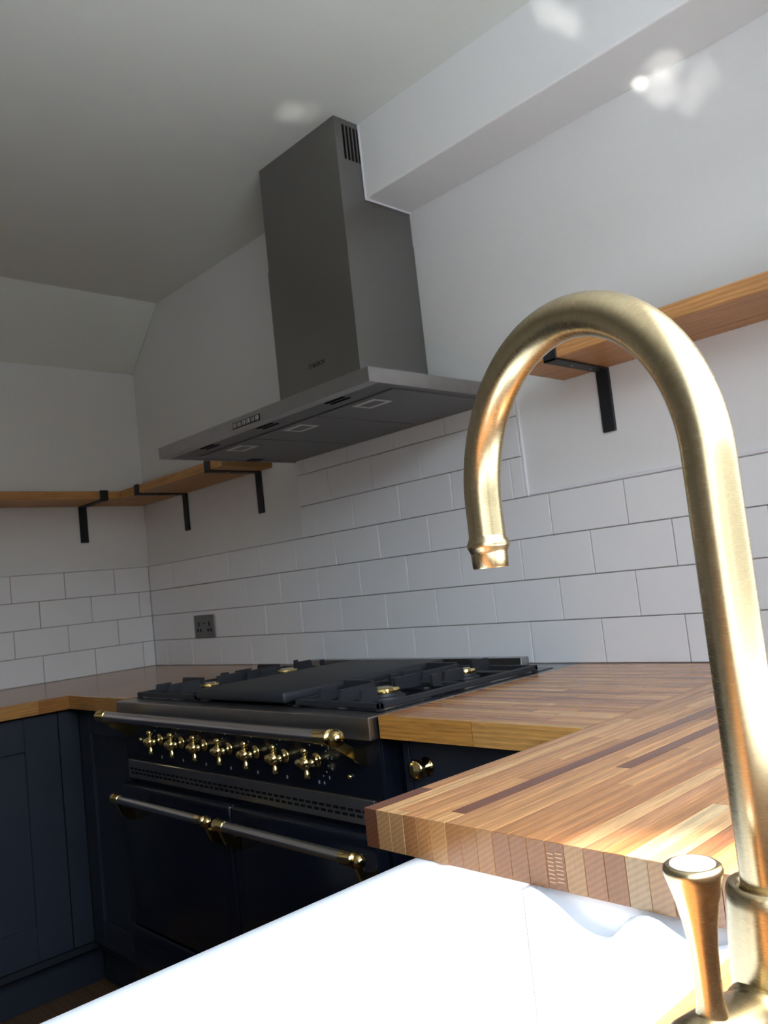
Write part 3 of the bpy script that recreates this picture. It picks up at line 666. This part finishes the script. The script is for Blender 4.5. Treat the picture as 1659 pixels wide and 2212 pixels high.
# control knobs
for k in range(7):
    kx = 1.228 + k * 0.1050; kz = 0.806
    kn = obj('control_knob', lathe(bmesh.new(), (kx, PY, kz), (0, -1, 0), [(0, 0), (0, 0.014), (0.003, 0.015), (0.005, 0.0125), (0.007, 0.008), (0.016, 0.007), (0.020, 0.0105)] + [(0.030 - 0.0135 * cos(a), 0.0135 * sin(a)) for a in [radians(50 + 13 * j) for j in range(10)]] + [(0.0435, 0)], 24), M['brassp'], rc, smooth=True)
    for ang in (90, 0, -90, 180):
        dx, dz = cos(radians(ang + 4)), sin(radians(ang + 4)); long = ang == -90
        b2 = bmesh.new()
        pr = [(0.009, 0.0052), (0.013, 0.0042), (0.0145, 0.0058), (0.016, 0.0042), (0.0175, 0.006), (0.0205, 0.0078), (0.0240, 0.0078), (0.0270, 0.0058), (0.0285, 0)]
        if long: pr = [(0.009, 0.0050), (0.015, 0.0042), (0.018, 0.0055), (0.0265, 0.0068), (0.030, 0.0058), (0.031, 0)]
        lathe(b2, (kx, PY - 0.029, kz), (dx, 0, dz), pr, 14); obj('knob_arm', b2, M['brassp'], kn, smooth=True)
    # printed marks on the panel
    b2 = bmesh.new()
    for j in range(9 if k < 6 else 12):
        a = radians(200 - j * (28 if k < 6 else 24)); r_ = 0.034
        if k < 6 and j in (0, 5, 6, 7): continue
        s_ = 0.0012; px_, pz_ = kx + r_ * cos(a), kz + r_ * sin(a)
        box(b2, px_ - s_, px_ + s_, PY - 0.0003, PY, pz_ - s_, pz_ + s_)
    tag(obj('dial_marks', b2, M['mark'], rc), kind='stuff')
    text('0', 0.010, (kx - 0.003, PY - 0.0002, kz - 0.047), RF, M['mark'], rc, name='dial_number')
    if k == 6:
        for j, tx in enumerate(('1', '2', '3', '4', '5', '6')):
            a = radians(60 - j * 26); text(tx, 0.0085, (kx + 0.046 * cos(a) - 0.002, PY - 0.0002, kz + 0.046 * sin(a) - 0.003), RF, M['mark'], rc, name='dial_number')
for px_, pz_ in ((1.125, 0.800), (1.955, 0.782)):
    obj('indicator_lamp', lathe(bmesh.new(), (px_, PY, pz_), (0, -1, 0), [(0, 0), (0, 0.005), (0.003, 0.005), (0.006, 0.003), (0.0065, 0)], 14), M['brassp'], rc, smooth=True)
# burners
def burner(x, y, r):
    b = obj('burner', lathe(bmesh.new(), (x, y, 0.9012), (0, 0, 1), [(0, 0), (0, r * 1.35), (0.004, r * 1.30), (0.006, r * 1.05), (0.0108, r * 1.02), (0.0108, 0)], 32), M['iron'], rc, smooth=False); smooth_by_angle(b)
    c_ = obj('burner_ring', lathe(bmesh.new(), (x, y, 0.9120), (0, 0, 1), [(0, 0), (0, r), (0.003, r * 1.04), (0.0035, r * 0.95), (0.005, r * 0.95), (0.0052, r * 1.03), (0.0095, r * 0.97), (0.0108, r * 0.85), (0.0112, 0)], 32), M['brassp'], b); smooth_by_angle(c_)
    bm = bmesh.new()
    for k in range(20):
        a = 2 * pi * k / 20; box(bm, x + r * 0.98 * cos(a) - 0.001, x + r * 0.98 * cos(a) + 0.001, y + r * 0.98 * sin(a) - 0.001, y + r * 0.98 * sin(a) + 0.001, 0.9153, 0.9175)
    tag(obj('flame_ports', bm, M['dark'], b), kind='stuff')
burner(1.905, -0.495, 0.033); burner(1.900, -0.235, 0.024); burner(1.225, -0.495, 0.027); burner(1.230, -0.245, 0.033); burner(1.53, -0.34, 0.04)
# cast iron pan supports
def support(x0, x1, y0, y1, centres):
    bm = bmesh.new(); t = 0.011; zl, zm, zh = 0.9055, 0.9165, 0.9360
    box(bm, x0, x1, y0, y0 + t, zl, zm, 0.0015); box(bm, x0, x1, y1 - t, y1, zl, zm, 0.0015)
    box(bm, x0, x0 + t, y0, y1, zl, zm, 0.0015); box(bm, x1 - t, x1, y0, y1, zl, zm, 0.0015)
    ym = (y0 + y1) / 2; box(bm, x0 + t, x1 - t, ym - t / 2, ym + t / 2, zl, zm, 0.0015)
    for (x, y) in ((x0, y0), (x1 - t, y0), (x0, y1 - t), (x1 - t, y1 - t)): box(bm, x, x + t, y, y + t, 0.9016, zl)
    def finger(p, q):
        p = Vector(p); q = Vector(q); d = (q - p); L_ = d.length; d.normalize(); s = Vector((-d.y, d.x)) * 0.0042
        pts = [(0, zl + 0.002), (L_, zm - 0.004), (L_, zh), (0.012, zh), (0.007, zm + 0.002), (0, zm)]
        A = [bm.verts.new((p.x + d.x * a + s.x, p.y + d.y * a + s.y, z)) for a, z in pts]; B = [bm.verts.new((p.x + d.x * a - s.x, p.y + d.y * a - s.y, z)) for a, z in pts]
        bm.faces.new(A); bm.faces.new(B[::-1])
        for i in range(len(pts)): bm.faces.new((A[i], B[i], B[(i + 1) % len(pts)], A[(i + 1) % len(pts)]))
    for (cx, cy, hr) in centres:
        lo = y0 + t * 0.4 if cy < ym else ym; hi = ym if cy < ym else y1 - t * 0.4
        for dx in (-0.062, 0.0, 0.062):
            g = hr * 1.1 if dx == 0 else 0.078
            if cy - g - lo > 0.02: finger((cx + dx, lo), (cx + dx, cy - g))
            if hi - cy - g > 0.02: finger((cx + dx, hi), (cx + dx, cy + g))
        finger((x0 + t * 0.4, cy), (cx - hr * 1.15, cy))
    bmesh.ops.recalc_face_normals(bm, faces=bm.faces)
    return obj('pan_support', bm, M['iron'], rc)
support(1.768, 2.034, -0.628, -0.140, [(1.905, -0.495, 0.028), (1.900, -0.235, 0.022)])
support(1.080, 1.385, -0.628, -0.140, [(1.225, -0.495, 0.024), (1.230, -0.245, 0.028)])
gp = thing('griddle_plate', (1.56, -0.38, 0.9045), 'flat black cast iron griddle plate on the middle of the range cooker', 'griddle')
bm = bmesh.new(); box(bm, 1.400, 1.754, -0.640, -0.145, 0.909, 0.9325, 0.007, 3)
for (x, y) in ((1.42, -0.615), (1.72, -0.615), (1.42, -0.18), (1.72, -0.18)): box(bm, x, x + 0.015, y, y + 0.015, 0.9018, 0.9095)
smooth_by_angle(obj('plate', bm, M['iron'], gp), 40)

# ---------------------------------------------------------------- added spot lamps standing in for sun reflected off the brass and glaze
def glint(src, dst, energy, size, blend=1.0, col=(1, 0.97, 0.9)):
    d = bpy.data.lights.new('glint_standin', 'SPOT'); d.energy = energy; d.color = col; d.shadow_soft_size = 0.004
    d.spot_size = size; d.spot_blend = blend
    o = bpy.data.objects.new('glint_standin', d); COL.objects.link(o); o.location = src
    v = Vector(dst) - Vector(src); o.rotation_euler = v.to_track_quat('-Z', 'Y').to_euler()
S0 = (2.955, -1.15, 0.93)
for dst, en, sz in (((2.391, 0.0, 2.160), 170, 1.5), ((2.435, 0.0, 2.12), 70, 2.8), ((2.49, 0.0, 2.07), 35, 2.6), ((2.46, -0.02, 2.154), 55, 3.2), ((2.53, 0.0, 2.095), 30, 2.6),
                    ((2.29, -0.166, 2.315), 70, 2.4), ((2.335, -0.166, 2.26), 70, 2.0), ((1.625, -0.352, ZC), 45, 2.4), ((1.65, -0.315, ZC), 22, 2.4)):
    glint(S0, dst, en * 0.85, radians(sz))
